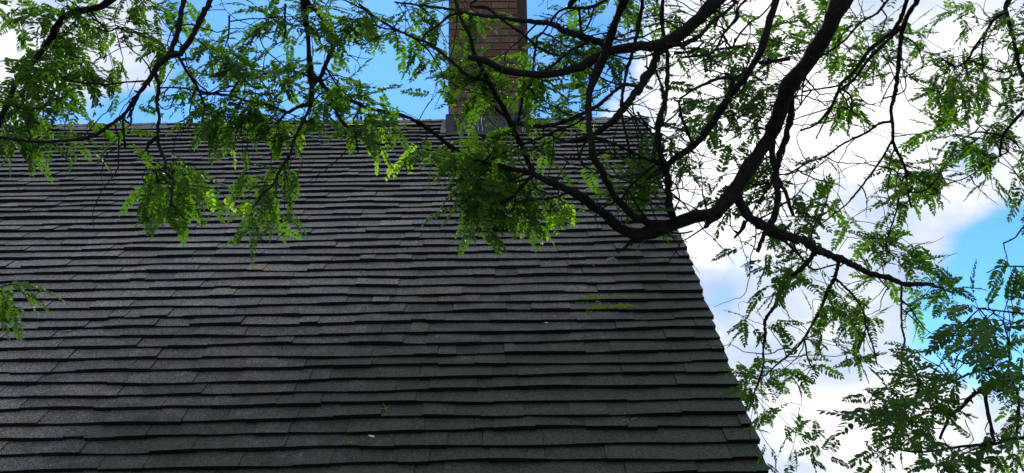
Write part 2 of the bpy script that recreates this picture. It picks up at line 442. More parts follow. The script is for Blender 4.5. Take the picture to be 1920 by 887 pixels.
q = MB(); q.tube([Vector((cx0, 0, 0))+Vector((-CW/2-.02+ (CW+.04)*i/10-0, yF-.012, zF+FH-.012+.003*math.sin(i*1.7))) for i in range(11)], [.007]*11, 6)
addp(q, 'top_fold', M_FLASH)
xs_ = xa+.095
q = MB(); q.tube([Vector((xs_+.004*math.sin(i*2.4), yF-.014, zF-.0+FH*.93*i/14)) for i in range(15)], [.008+.004*(i % 2) for i in range(15)], 6)
addp(q, 'seam_bead', M_STEEL)
for nx, nz in ((.205, .15), (.60, .19), (.64, .13), (.42, .225)):
    q = MB(); q.tube([Vector((xa+nx, yF-.008, zF+nz)), Vector((xa+nx, yF-.024, zF+nz))], [.011, .009], 8); addp(q, 'nail', M_STEEL)
for nx, h0, wdt in ((.345, .0, .012), (.388, .01, .013), (.27, .10, .009)):
    q = MB(); VV = []; 
    for i in range(9):
        f = i/8; wv = wdt*(1+.4*math.sin(i*1.9+nx*9))*(.5+.5*f); xx = xa+nx+.006*math.sin(i*.9)+(.02*(1-f) if nx < .3 else 0)*-1
        VV += [(xx-wv/2, yF-.0125, zF+h0+(FH-.02-h0)*f), (xx+wv/2, yF-.0125, zF+h0+(FH-.02-h0)*f)]
    q.add(VV, [(2*i, 2*i+1, 2*i+3, 2*i+2) for i in range(8)]); addp(q, 'lime_run', M_LIME)
# brown square flue standing against the right hand rear of the chimney
vx = xb+.052
q = MB(); q.box((vx-.01, yF+DEPTH+.02, (zF-.2+TOPZ+.5)/2), (.16, .10, TOPZ-zF+.7)); addp(q, 'flue_duct', M_WOOD)
q = MB()
for zz in (zF+.75, zF+1.4): q.box((vx-.01, yF+DEPTH+.02, zz), (.172, .112, .03))
addp(q, 'duct_band', M_WOOD)

# ------------------------------------------------------------------ things lying on the roof
def on_roof(px, py, n=.002):
    x, s = roof_hit(px, py); s -= .02
    k = min(range(len(ROW)), key=lambda i: ROW[i]-s if ROW[i] >= s else 99); ln = ROW[k]-ROW[k-1]
    return RP(x, s, n+.005+.031*max(0, s-ROW[k-1]+.034)/(ln+.034)), T0+T1*s
def roof_frame(px, py, rz=0, n=.004):
    p, a = on_roof(px, py, n); return Matrix.Translation(p) @ Matrix.Rotation(a, 4, 'X') @ Matrix.Rotation(rz, 4, 'Z')
def flake(nm, px, py, L, W, rz, mt, label, cat, curl=.3):
    q = MB(); n = 6; VV = []
    for i in range(n+1):
        f = i/n; w2 = W/2*math.sin(math.pi*min(.97, max(.06, f)))**.7
        for sgn in (-1, 0, 1): VV.append(((f-.5)*L, sgn*w2, curl*L*((f-.5)**2)*1.2+(abs(sgn)*w2*.5)))
    k = len(VV); VV += [(x, y, z+.0012) for x, y, z in VV]
    FF = []
    for i in range(n):
        for j in (0, 1):
            a = i*3+j; FF += [(a, a+3, a+4, a+1), (k+a, k+a+1, k+a+4, k+a+3)]
    q.add(VV, FF); o = q.build(nm, mt); o.matrix_world = roof_frame(px, py, rz); o['label'] = label; o['category'] = cat; return o
M_OR = simple('dry_orange_leaf', (.36, .15, .05), .7, .3, 60); M_PALE = simple('pale_dry_leaf', (.62, .64, .6), .6, .1, 60); M_TWIG = simple('bare_grey_twig', (.30, .28, .25), .8)
flake('fallen_leaf', 128, 629, .04, .018, .2, M_OR, 'small orange dry leaf lying on the shingles at the left side of the roof', 'leaf')
flake('fallen_leaf', 820, 640, .024, .017, 1.1, M_OR, 'small orange leaf scrap near the middle of the roof below the tree', 'leaf')
flake('fallen_leaf', 697, 828, .042, .014, -.35, M_PALE, 'pale silvery leaf lying low on the dark shingles', 'leaf')
flake('fallen_leaf', 1025, 613, .026, .010, .3, M_PALE, 'pale leaf scrap on the shingles left of and below the moss', 'leaf')
flake('fallen_leaf', 781, 462, .022, .009, .0, M_PALE, 'white scrap on the shingles just below the green leaf clump at centre', 'leaf')
flake('fallen_leaf', 785, 482, .022, .009, .1, M_PALE, 'tiny white scrap one course below its twin right of the roof centre', 'leaf')
def twig(px, py, pts, r, label, mt=M_TWIG, nm='fallen_twig', cat='twig'):
    q = MB()
    for line in pts:
        P = [Vector((x, y, .003+.004*math.sin(i*1.3))) for i, (x, y) in enumerate(line)]
        q.tube(P, [r*(1-.5*i/len(P)) for i in range(len(P))], 5)
    o = q.build(nm, mt); o.matrix_world = roof_frame(px, py); o['label'] = label; o['category'] = cat
twig(1145, 497, [[(-.05, -.02), (-.02, -.005), (.01, .02), (.035, .035), (.05, .03)], [(-.04, .01), (0, .02), (.03, .05), (.055, -.01)], [(-.02, .035), (.02, .045), (.03, .05)]], .0022, 'curled pale twig lying on the shingles above the moss patch')
twig(1100, 505, [[(-.07, .01), (-.03, .012), (.01, .006), (.05, -.02), (.06, -.035)]], .0024, 'long thin bent straw on the shingles left of the curled twig')
twig(1122, 575, [[(-.02, .015), (0, .012), (.015, 0), (.018, -.02)]], .003, 'short white hooked twig lying on the lower moss patch')
twig(1175, 800, [[(-.04, -.015), (-.02, -.002), (.005, .005), (.015, -.012)], [(.03, .005), (.045, .015), (.06, .02)]], .0018, 'fine bent twigs on the dark shingles near the lower right roof edge')
twig(724, 777, [[(0, 0), (-.015, .03), (-.025, .05)], [(0, 0), (-.03, .004)], [(0, 0), (.02, .022)], [(0, 0), (.006, -.03)]], .0022, 'little star shaped green sprig lying low on the roof', simple('green_sprig', (.13, .20, .05)), 'fallen_sprig', 'sprig')
M_MOSS = leaf_mat('moss', [(0, (.16, .23, .02)), (.5, (.27, .36, .03)), (1, (.38, .44, .05))], .25)
mo = MB(); rm = random.Random(9)
def moss(x0, x1, y0, y1, n, slope=0):
    for _ in range(n):
        fx = rm.random(); dens = .5+.5*math.sin(fx*9+x0)
        if rm.random() > .3+.7*dens: continue
        px = x0+(x1-x0)*fx; hh = (.35+.65*abs(math.sin(fx*7+x1)*math.sin(fx*17)))*min(1, 5*fx, 5*(1-fx))
        py = y1-(y1-y0)*hh*rm.random()**1.3+slope*(fx-.5)+rm.gauss(0, .5)
        M_ = roof_frame(px, py, rm.uniform(0, 6.28), .0); r = rm.uniform(.002, .0055); h = r*rm.uniform(1.4, 2.8)
        P = [M_ @ Vector((r*math.cos(a), r*math.sin(a), 0)) for a in (0, 1.26, 2.51, 3.77, 5.03)]+[M_ @ Vector((rm.uniform(-r, r), rm.uniform(-r, r)*.5, h))]
        mo.add(P, [(i, (i+1) % 5, 5) for i in range(5)], rm.random())
moss(1080, 1197, 557, 570, 2200, -6); moss(1100, 1197, 575, 588, 1900, -5); moss(1090, 1112, 632, 640, 90); moss(860, 880, 728, 734, 30); moss(650, 658, 838, 842, 30)
o = stuff(mo.build('moss', M_MOSS)); o['label'] = 'bright yellow green moss growing in two strips on the shingles'; o['category'] = 'moss'

# ------------------------------------------------------------------ trees
rt = random.Random(21)
def smooth_path(P, R, step):
    pts, rad = [], []
    for i in range(len(P)-1):
        p0 = P[max(i-1, 0)]; p1 = P[i]; p2 = P[i+1]; p3 = P[min(i+2, len(P)-1)]
        n = max(2, int((p2-p1).length/step))
        for j in range(n):
            t = j/n; t2, t3 = t*t, t*t*t
            pts.append(.5*((2*p1)+(p2-p0)*t+(2*p0-5*p1+4*p2-p3)*t2+(3*p1-p0-3*p2+p3)*t3)); rad.append(R[i]+(R[i+1]-R[i])*t)
    pts.append(P[-1]); rad.append(R[-1]); return pts, rad
class Tree:
    def __init__(s, name, base, label, group=None):
        s.root = empty(name, base, label, 'tree', group); s.nodes = []; s.leaves = []; s.twigs = MB(); s.wk = 1.0; s.hub = None
    def part(s, q, nm, mt, smooth=True):
        o = q.build(nm, mt, None, smooth); return keep(o, s.root)
    def limb(s, pts, d0, d1=None, nm='branch', wk=1.0):
        d1 = d0 if d1 is None else d1; n = len(pts); P = []; R = []
        for i, q in enumerate(pts):
            f = i/(n-1); dd = d0+(d1-d0)*f+.10*math.sin(q[0]*.011+q[1]*.017); wk = s.wk
            P.append(at(q[0], q[1], dd)); R.append(q[2]*dd/F/2*wk)
        if s.hub is not None and (pts[0][1] < 0 or pts[0][0] > 1930 or pts[0][0] < -40):
            h = s.hub+Vector((rt.gauss(0, .08), rt.gauss(0, .08), rt.gauss(0, .12))); r0 = R[0]
            m1 = h.lerp(P[0], .45)+Vector((0, rt.gauss(0, .06), rt.uniform(.08, .22))); m2 = h.lerp(P[0], .8)+Vector((0, 0, rt.uniform(.03, .1)))
            P = [h, m1, m2]+P; R = [r0*2.0+.004, r0*1.5+.002, r0*1.15]+R      # back to the crown's main fork, above the frame
        s.solid(P, R, nm)
    def solid(s, P, R, nm):
        big = max(R) > .012
        sp, sr = smooth_path(P, R, .012 if max(R) < .03 else .03)
        n = len(sp); sp2 = []; sr2 = []
        kn = rt.uniform(0, 9)
        for i, (p, r) in enumerate(zip(sp, sr)):
            jit = Vector((rt.gauss(0, 1), rt.gauss(0, 1), rt.gauss(0, 1)))*r*(.16 if r < .02 else .07) if 0 < i < n-1 else Vector((0, 0, 0))
            sp2.append(p+jit); sr2.append(max(.0009, r*(1+(.13*math.sin(i*.9+kn)*math.sin(i*.37+kn)+rt.uniform(-.10, .14))*(1 if r < .035 else .4))))
        q = MB(); q.tube(sp2, sr2, 10 if big else 6)
        # knobs and short spurs, as on real locust wood
        for i in range(2, n-2, 2):
            if rt.random() < .42 and sr[i] < .05:
                t = (sp[i+1]-sp[i]).normalized(); a = t.orthogonal().normalized(); a.rotate(Matrix.Rotation(rt.uniform(0, 6.28), 3, t))
                dr_ = (a+t*rt.uniform(-.2, .8)).normalized(); L = sr[i]+rt.uniform(.003, .013)*(1 if rt.random() < .8 else 2.2)
                r0 = min(sr[i]*.55, .0038); q.tube([sp[i], sp[i]+dr_*L*.7, sp[i]+dr_*L+a*.002], [r0*1.1, r0, r0*.35], 5)
        s.part(q, nm, M_BARK)
        s.nodes += [(p, r) for p, r in zip(sp[::2], sr[::2])]
# compound leaf geometry: rachis along +Y, leaflets in pairs; +Z is the upper side
def leaf_geo(pairs, L, lf, lw, seed, droop=.5):
    r = random.Random(seed); V = []; Fc = []
    def rp(f): return Vector((.02*L*math.sin(f*3+seed), L*f*(1-.10*droop*f), -droop*L*.35*f*f))
    n = 5; o = 0
    for i in range(n+1):
        p = rp(i/n); w_ = .0006*(1.5-i/n)
        V += [p+Vector((w_, 0, 0)), p+Vector((-w_, 0, 0)), p+Vector((0, 0, -w_*1.5))]
    for i in range(n):
        for k in range(3): Fc.append((i*3+k, i*3+(k+1) % 3, i*3+3+(k+1) % 3, i*3+3+k))
    def leaflet(p, ang, le, wd, tilt, pitch):
        o = len(V); c, s_ = math.cos(ang), math.sin(ang)
        shape = [(0, 0, 0), (.20, .40, 1), (.58, .52, 1), (.88, .27, 1), (1, 0, 0), (.88, -.27, 1), (.58, -.52, 1), (.20, -.40, 1), (.5, 0, 0)]
        for a, b, e in shape:
            y_ = a*le; x_ = b*wd; z_ = abs(b)*wd*.35-.10*le*a*a+x_*tilt+y_*pitch
            V.append(p+Vector((x_*c+y_*s_, -x_*s_+y_*c, z_)))
        Fc.extend([(o, o+1, o+2, o+8), (o+8, o+2, o+3, o+4), (o+8, o+4, o+5, o+6), (o, o+8, o+6, o+7)])
    for k in range(pairs):
        f = .16+.80*k/(pairs-1); p = rp(f); sz = (.72+.4*math.sin(math.pi*min(1, f+.08)))
        for sd_ in (-1, 1):
            if r.random() < .04: continue
            leaflet(p+Vector((0, r.uniform(-.15, .15)*L/pairs, 0)), sd_*(1.12-.35*f+r.uniform(-.14, .14)), lf*sz*r.uniform(.88, 1.1), lw*sz*r.uniform(.88, 1.1), r.uniform(-.35, .35), r.uniform(-.25, .12))
    if r.random() < .7: leaflet(rp(1), r.uniform(-.2, .2), lf*.8, lw*.8, 0, -.1)
    return V, Fc
VAR = [leaf_geo(rt.choice((8, 9, 10, 11)), rt.uniform(.125, .165), .0262, .0122, i, rt.uniform(.1, 1.0)) for i in range(12)]
VARY = [leaf_geo(rt.choice((5, 6, 7)), rt.uniform(.07, .10), .0180, .0105, 50+i, rt.uniform(.2, .9)) for i in range(6)]
VARB = [leaf_geo(rt.choice((6, 7, 8)), rt.uniform(.12, .15), .031, .0135, 80+i, rt.uniform(.1, .8)) for i in range(8)]
def frame_from(dirv, nrm, sc_):
    y = dirv.normalized(); z = (nrm-y*nrm.dot(y)); z = z.normalized() if z.length > 1e-4 else y.orthogonal().normalized(); x = y.cross(z)
    return Matrix((x*sc_, y*sc_, z*sc_)).transposed()
DENS = 1.5
def clump(tree, px, py, rx, ry, n, d, kind='n', sc_=1.0, hang=.30, dj=.16, flat=.45):
    """n compound leaves on short twigs, grouped, within an elliptical region at distance d"""
    done = 0; n = int(round(n*DENS)); rx *= .78; ry *= .74; py -= 5
    sgn = {'n': 0, 'y': 1, 'b': 2}[kind]
    while done < n:
        for _ in range(8):
            a = rt.uniform(0, 6.283); q = math.sqrt(rt.random())
            cx_, cyy = px+rx*q*math.cos(a), py+ry*q*math.sin(a)
            break
        c = at(cx_, cyy, d+rt.gauss(0, dj))
        # nearest wood
        best = min(tree.nodes, key=lambda nd: (nd[0]-c).length_squared) if tree.nodes else (c+Vector((0, 0, .2)), .003)
        p0 = best[0]; v = c-p0; dist = v.length
        if dist > .42: p0 = c-v.normalized()*.22+Vector((0, 0, .05)); v = c-p0; dist = v.length
        if dist < .05:
            v = Vector((rt.uniform(-1, 1), rt.uniform(-.6, .6), rt.uniform(-1, .3))).normalized()*.08; c = p0+v; dist = .08
        mid = p0+v*.5+Vector((rt.gauss(0, .12), rt.gauss(0, .12), rt.gauss(0, .1)-.02))*dist
        tw = [p0, p0.lerp(mid, .55)+Vector((0, 0, .02*dist)), mid, mid.lerp(c, .55)-Vector((0, 0, .03*dist)), c]
        sp, sr = smooth_path(tw, [.0021, .0018, .0016, .0013, .0009], .03)
        tree.twigs.tube([p+Vector((rt.gauss(0, .0012), rt.gauss(0, .0012), rt.gauss(0, .0012))) for p in sp], sr, 4, cap=False)
        m_ = min(n-done, rt.choice((3, 4, 5, 6)))
        td = (c-mid).normalized()
        for j in range(m_):
            f = .35+.65*(j+1)/m_
            bp = sp[min(len(sp)-1, int(f*(len(sp)-1)))]
            dv = td*.5+Vector((rt.gauss(0, .75), rt.gauss(0, .55), rt.gauss(0, .5)-hang))
            # blades lie roughly level but many hang and show their face
            nr = Vector((rt.gauss(0, .5), rt.gauss(0, .4)-flat*1.5, 1.0-flat+abs(rt.gauss(0, .3))))
            s2 = sc_*rt.uniform(.8, 1.12)
            tree.leaves.append((bp, frame_from(dv, nr, s2), sgn, rt.randrange(100), rt.random()))
        done += m_
def finish(tree):
    if not tree.leaves: return
    def size(l):
        px, py, dd = pix(l[0]); s_ = l[1].col[0].length/max(.3, dd)
        return s_ if (-60 < px < 1980 and -60 < py < 940) else 0
    ls = sorted(tree.leaves, key=lambda l: -size(l)); q = MB(); cache = {}; mats = [M_LEAF, M_YOUNG, M_BIG]; n = 0
    for l in ls:
        bank = (VAR, VARY, VARB)[l[2]]; vi = l[3] % len(bank); V, Fc = bank[vi]
        if n < 298 and size(l) > 0:
            n += 1; key = (l[2], vi)
            if key not in cache:
                t_ = MB(); t_.add(V, Fc, .0); o = t_.build('leaf', mats[l[2]]); cache[key] = o.data
            else: o = bpy.data.objects.new('leaf', cache[key]); COL.objects.link(o)
            mw = l[1].to_4x4(); mw.translation = l[0]-wloc(tree.root); o.parent = tree.root; o.matrix_local = mw
        else:
            q.add([l[1] @ v+l[0] for v in V], Fc, l[4], l[2])
    if q.v: stuff(tree.part(q, 'foliage', mats, False))
    if tree.twigs.v: stuff(tree.part(tree.twigs, 'twigs', M_BARK))

# --- tree over the right and centre
A = Tree('locust_tree', Vector((3.9, 2.3, 0)), 'big locust tree whose thick dark limb arches down across the right side of the roof')
A.solid([Vector((3.9, 2.3, -.1)), Vector((3.85, 2.35, 1.5)), Vector((3.7, 2.4, 3.2)), Vector((3.3, 2.6, 4.6)), Vector((3.0, 2.8, 5.9)), Vector((2.7, 3.0, 6.9)), Vector((2.6, 3.1, 7.8))], [.22, .18, .15, .12, .08, .04, .008], 'trunk')
A.hub = Vector((3.02, 2.8, 5.8))
PA = at(1640, -120, 3.3)
A.solid([Vector((3.3, 2.6, 4.6)), Vector((2.6, 2.8, 4.95)), PA+Vector((.3, .0, .35)), PA], [.09, .07, .055, .05], 'limb')
A.limb([(1640,-120,40),(1575,10,35),(1530,95,32),(1475,170,29),(1452,240,27),(1420,290,25),(1385,345,26),(1345,395,25),(1300,408,23),(1262,420,26),(1235,430,26),(1190,440,23),(1160,425,21),(1125,395,18),(1080,365,15),(1040,345,13),(1000,325,11)], 3.3, 3.7, 'limb')
A.limb([(1000,325,11),(940,312,9),(890,300,8.5),(845,275,8.5),(800,240,8),(760,218,7),(700,205,6.5),(660,190,5.5),(620,170,4.5),(600,150,4)], 3.7, 3.9)
A.limb([(1000,325,10),(975,270,9.5),(958,230,9.5),(945,205,9),(925,170,8.5),(905,130,8),(890,100,7.5),(880,65,7),(866,38,6),(856,10,6),(850,-30,5)], 3.7, 3.5)
A.limb([(1420,-60,28),(1345,0,25),(1300,45,24),(1255,78,24),(1220,86,20),(1180,90,18),(1137,98,17),(1089,123,16),(1045,137,15),(991,139,14),(944,130,13),(907,112,12),(876,107,9)], 3.2, 3.35, 'limb')
A.limb([(1137,81,14),(1089,69,13),(1056,56,12),(1029,44,10),(981,39,8),(934,32,7),(900,29,6.5),(868,22,6),(840,17,5),(790,10,4),(740,4,3)], 3.3, 3.6)
A.limb([(1178,-40,17),(1171,0,16),(1154,44,16),(1140,78,16),(1133,108,16),(1120,135,15),(1108,162,13),(1103,190,12),(1103,220,12),(1108,257,12),(1112,291,12),(1124,312,12),(1136,337,12),(1151,364,13),(1170,388,14),(1188,405,13),(1209,414,12),(1225,428,14)], 3.1, 3.55, 'limb')
A.limb([(1250,80,18),(1234,98,16),(1220,130,15),(1198,166,15),(1177,193,14),(1157,220,13),(1130,240,12),(1113,252,9),(1062,267,5)], 3.25, 3.5)
A.limb([(1460,-50,15),(1454,0,14),(1444,34,14),(1433,74,14),(1420,112,14),(1403,135,13),(1383,162,13),(1362,190,13),(1345,216,13),(1325,247,12),(1298,274,12),(1268,296,11),(1244,314,10),(1220,331,8),(1212,337,6)], 3.2, 3.6, 'limb')
A.limb([(1240,-40,6),(1242,0,7),(1242,50,8),(1251,101,8),(1251,152,8),(1246,196,9),(1235,230,10),(1235,264,11),(1240,294,12),(1251,328,13),(1254,361,13),(1257,395,14),(1264,412,16)], 3.3, 3.5)
A.limb([(1210,-30,8),(1206,0,8),(1198,44,8),(1189,88,7),(1177,125,6),(1171,152,6),(1166,190,6),(1167,223,5),(1176,260,5),(1182,298,4)], 3.2, 3.5)
A.limb([(1477,160,14),(1484,176,12),(1482,216,12),(1476,250,12),(1465,284,12),(1457,310,13),(1454,328,13),(1459,362,12),(1457,385,12),(1449,412,12),(1437,433,11),(1420,473,6)], 3.4, 3.6)
A.limb([(1440,235,12),(1447,255,12),(1449,287,12),(1456,318,12)], 3.4, 3.5)
A.limb([(1456,330,8),(1470,355,8),(1480,385,7),(1488,405,6)], 3.5, 3.6); A.limb([(1452,335,8),(1435,358,6),(1421,382,4)], 3.5, 3.6)
A.limb([(1378,360,20),(1396,395,18),(1416,416,17),(1447,433,17),(1481,444,16),(1512,454,15),(1529,467,14),(1560,480,13),(1594,494,12),(1628,511,11),(1668,521,10),(1695,533,9),(1735,533,8),(1756,537,6),(1789,550,3)], 3.5, 4.2, 'limb')
A.limb([(1529,470,10),(1509,497,9),(1482,521,8),(1465,548,8),(1452,575,7),(1435,599,6),(1435,629,5),(1431,656,4),(1430,690,4),(1414,738,3)], 3.9, 4.6)
A.limb([(1573,488,8),(1565,521,7),(1550,548,6),(1541,575,6),(1526,602,5),(1509,633,5),(1485,660,4),(1465,677,4),(1425,711,3)], 4.0, 4.6)
A.limb([(1565,521,5),(1594,548,4.5),(1617,579,4),(1624,612,3.5),(1638,653,3),(1644,684,2.5)], 4.0, 4.3)
A.limb([(1509,635,3.5),(1514,670,3),(1530,700,2.5)], 4.2, 4.3); A.limb([(1437,440,5),(1470,452,5),(1500,480,4),(1525,505,4),(1550,500,3),(1568,496,3)], 3.7, 4.0)
A.limb([(1725,-30,11),(1720,0,10),(1703,27,9),(1694,51,9),(1688,88,9),(1684,128,8),(1679,169,8),(1671,203,7),(1674,237,6),(1676,270,6),(1689,297,5.5),(1698,318,5),(1701,351,4.5),(1708,388,3.5)], 3.8, 4.1)
A.limb([(1706,-30,9),(1700,0,8),(1689,34,8),(1676,57,7),(1645,81,7),(1622,105,6),(1601,135,6),(1578,156,5.5),(1564,189,5),(1547,216,4.5),(1524,237,4),(1500,245,3)], 3.8, 4.0)
A.limb([(1690,50,7),(1660,80,6),(1630,110,6),(1600,150,5),(1575,170,4),(1555,210,3.5),(1530,260,2.5)], 3.9, 4.0)
A.limb([(1675,-10,5),(1645,24,4.5),(1612,44,4),(1581,78,4),(1541,105,4),(1524,115,3.5),(1507,156,3),(1502,196,3)], 3.9, 3.9)
A.limb([(1672,228,5),(1649,232,5),(1622,250,4.5),(1578,271,4),(1551,291,4),(1520,303,3),(1485,322,3)], 4.0, 4.0)
A.limb([(1676,256,4),(1656,293,4),(1620,344,4),(1600,368,3.5),(1585,385,3),(1540,420,2.5)], 4.0, 4.1)
A.limb([(1698,322,3.5),(1689,351,3.5),(1681,395,3),(1668,435,3),(1660,470,2.5)], 4.1, 4.2)
A.limb([(1579,168,4),(1595,180,4),(1597,207,3)], 3.9); A.limb([(1505,172,3),(1540,166,3.5),(1580,160,3)], 3.9); A.limb([(1687,130,3),(1665,165,2.5),(1649,200,2)], 3.9)
A.limb([(1690,535,4.5),(1690,587,4),(1691,614,4),(1696,638,4),(1691,661,3.5),(1690,690,3)], 3.8, 3.6)
A.limb([(1690,578,3),(1701,587,2.6),(1718,604,2.6),(1732,621,2)], 3.8)
A.limb([(1898,-30,9),(1892,0,8),(1880,25,6),(1865,34,5.5),(1848,61,5),(1828,88,4.5),(1814,112,4),(1794,125,3.5),(1775,115,2.5)], 4.0, 4.2)
A.limb([(1892,-5,8),(1892,41,8),(1902,81,7),(1909,118,7),(1918,145,6)], 4.0); A.limb([(1848,64,4),(1841,95,3.5),(1843,122,3)], 4.1); A.limb([(1814,112,3),(1850,125,3),(1880,135,3),(1905,130,3)], 4.1)
A.limb([(1950,190,7),(1920,208,6.5),(1899,230,5.5),(1879,257,5),(1875,291,4)], 4.1); A.limb([(1882,255,4),(1855,250,4),(1831,248,3),(1800,262,2.5)], 4.1)
A.limb([(1890,285,3),(1860,300,3),(1837,317,2.6),(1810,334,2.4),(1772,347,2.4),(1752,364,2)], 4.2)
A.limb([(957,228,7),(971,233,7),(1008,237,7),(1042,233,7),(1069,223,7),(1096,211,7),(1123,196,7),(1150,173,7),(1171,159,7),(1194,162,5)], 3.6, 3.3)
A.limb([(924,198,5),(937,210,6),(957,227,6)], 3.6)
A.limb([(1018,60,3),(1008,68,4.5),(1005,88,4.5),(1001,115,4.5),(998,152,5),(981,176,5),(976,210,5),(970,232,5)], 3.5, 3.6)
A.limb([(1105,79,6),(1069,96,6),(1042,118,5.5),(1022,132,4)], 3.3)
A.limb([(900,-5,5),(915,15,5),(951,44,5),(981,64,5),(1008,88,5.5),(1035,101,5),(1056,106,4)], 3.5)
A.limb([(1086,-10,5),(1086,20,5),(1088,45,5),(1090,68,5)], 3.3); A.limb([(1145,-5,6),(1120,8,6),(1103,14,6),(1062,16,5),(1045,24,4.5),(1032,41,4),(1018,61,3.5),(1008,70,3)], 3.3)
A.limb([(1395,-20,6),(1380,5,6),(1359,24,6.5),(1335,41,7),(1315,64,8),(1285,81,9),(1250,84,9)], 3.2); A.limb([(1405,-5,5),(1383,34,5),(1359,61,5),(1345,88,4),(1330,102,4),(1300,105,5),(1275,108,4)], 3.3)
A.limb([(1480,110,8),(1450,115,7.5),(1423,118,7)], 3.4); A.limb([(1400,137,8),(1376,145,7),(1349,147,6),(1325,156,6),(1298,169,5),(1274,186,4.5)], 3.4)
A.limb([(1272,188,4),(1278,220,4.5),(1288,247,4),(1298,270,4)], 3.45); A.limb([(1376,150,7),(1368,172,7),(1358,192,7)], 3.35)
A.limb([(1340,50,5),(1350,20,4),(1330,5,4)], 3.3); A.limb([(1350,60,4),(1372,90,4),(1378,72,3)], 3.3)
A.limb([(1226,125,5),(1240,160,4.5),(1246,195,5)], 3.4); A.limb([(1285,45,3),(1250,40,3),(1215,50,3)], 3.3)
A.limb([(1110,259,7),(1139,265,5.5),(1164,276,5.5),(1185,285,5.5),(1209,297,5.5),(1240,309,6)], 3.5); A.limb([(1232,306,4),(1203,330,4),(1179,352,4),(1164,373,4),(1133,388,3.5),(1115,405,3)], 3.5)
A.limb([(1160,352,3),(1173,355,4),(1185,370,4),(1200,394,4.5),(1226,425,5)], 3.5); A.limb([(1121,285,3),(1148,288,4),(1180,290,3)], 3.5); A.limb([(1240,322,6),(1222,331,7),(1213,337,5)], 3.4)
A.limb([(1101,257,6),(1094,273,5.5),(1084,297,4)], 3.5); A.limb([(1108,259,7),(1090,262,7),(1070,266,6),(1054,263,4),(1035,255,3)], 3.5)
A.limb([(1196,438,14),(1191,446,10),(1179,458,7),(1158,474,3)], 3.6); A.limb([(1345,398,22),(1332,414,14),(1321,427,6)], 3.5); A.limb([(1396,415,9),(1390,432,7),(1377,446,6)], 3.55)
A.limb([(999,329,8),(981,346,6.5),(960,370,6),(938,382,5.5),(911,397,4)], 3.7); A.limb([(995,333,4),(960,343,3.5),(923,347,3.5),(893,350,3)], 3.7)
A.limb([(901,306,5),(878,337,4.5),(853,358,4),(844,376,3)], 3.75); A.limb([(962,232,6),(935,257,6),(926,285,5.5),(903,306,5)], 3.7); A.limb([(935,257,4),(915,259,3.5),(900,255,3)], 3.7)
A.limb([(920,300,4),(966,276,5),(1011,260,4.5),(1042,245,4.5),(1078,233,4),(1098,218,4)], 3.65); A.limb([(966,379,4),(1011,373,4),(1040,370,4),(1066,361,4)], 3.7)
A.limb([(880,295,3),(855,300,3),(830,293,3),(810,280,3)], 3.8)
A.limb([(925,168,7),(915,152,6),(881,144,6.5),(854,122,6),(830,101,6),(803,81,6),(769,68,5.5),(735,51,5),(701,30,4),(674,7,3)], 3.5, 3.6)
A.limb([(868,25,6),(845,28,5),(820,48,4.5),(800,62,4),(788,78,3)], 3.55); A.limb([(905,125,6),(900,140,5),(880,155,4)], 3.5)
A.limb([(1230,428,5),(1262,436,4),(1282,437,3.5),(1300,433,2.5)], 3.5)
A.limb([(1264,100,5),(1300,95,4),(1320,78,4)], 3.3); A.limb([(1190,70,4),(1160,75,4),(1130,65,3)], 3.2); A.limb([(1166,195,4),(1190,225,4),(1205,260,3)], 3.4)
A.limb([(1195,210,4),(1215,240,4),(1238,270,4)], 3.45); A.limb([(1206,350,3),(1190,345,3),(1120,320,3),(1095,312,3)], 3.5); A.limb([(1040,340,3),(1060,310,3),(1072,290,3)], 3.7)
# fine bare twigs that tangle between the boughs
def tangle(tree, n, x0, x1, y0, y1, d):
    cand = [nd for nd in tree.nodes if x0 < pix(nd[0])[0] < x1 and y0 < pix(nd[0])[1] < y1]
    for _ in range(n):
        p = rt.choice(cand)[0].copy(); v = Vector((rt.gauss(0, 1), rt.gauss(0, .35), rt.gauss(-.15, .9))).normalized()
        P = [p]; L = rt.uniform(.12, .5); k = 7
        for i in range(k):
            v = (v+Vector((rt.gauss(0, .33), rt.gauss(0, .2), rt.gauss(0, .33)))).normalized(); p = p+v*L/k; P.append(p.copy())
            if i in (2, 4) and rt.random() < .6:
                w2 = (v+Vector((rt.gauss(0, .8), rt.gauss(0, .4), rt.gauss(0, .8)))).normalized(); l2 = rt.uniform(.03, .13)
                tree.twigs.tube([p, p+w2*l2*.5, p+w2*l2+Vector((0, 0, rt.gauss(0, .01)))], [.0019, .0015, .0008], 4, cap=False)
        r0 = rt.uniform(.0022, .0042); sp, sr = smooth_path(P, [r0*(1-.75*i/k) for i in range(k+1)], .02)
        tree.twigs.tube([q_+Vector((rt.gauss(0, .0015), rt.gauss(0, .0015), rt.gauss(0, .0015))) for q_ in sp], sr, 5, cap=False)
tangle(A, 80, 960, 1260, 0, 420, 3.5); tangle(A, 55, 1260, 1520, 0, 420, 3.5); tangle(A, 55, 1500, 1920, 0, 420, 4.0); tangle(A, 26, 1370, 1760, 400, 740, 4.0); tangle(A, 14, 640, 960, 0, 380, 3.7)
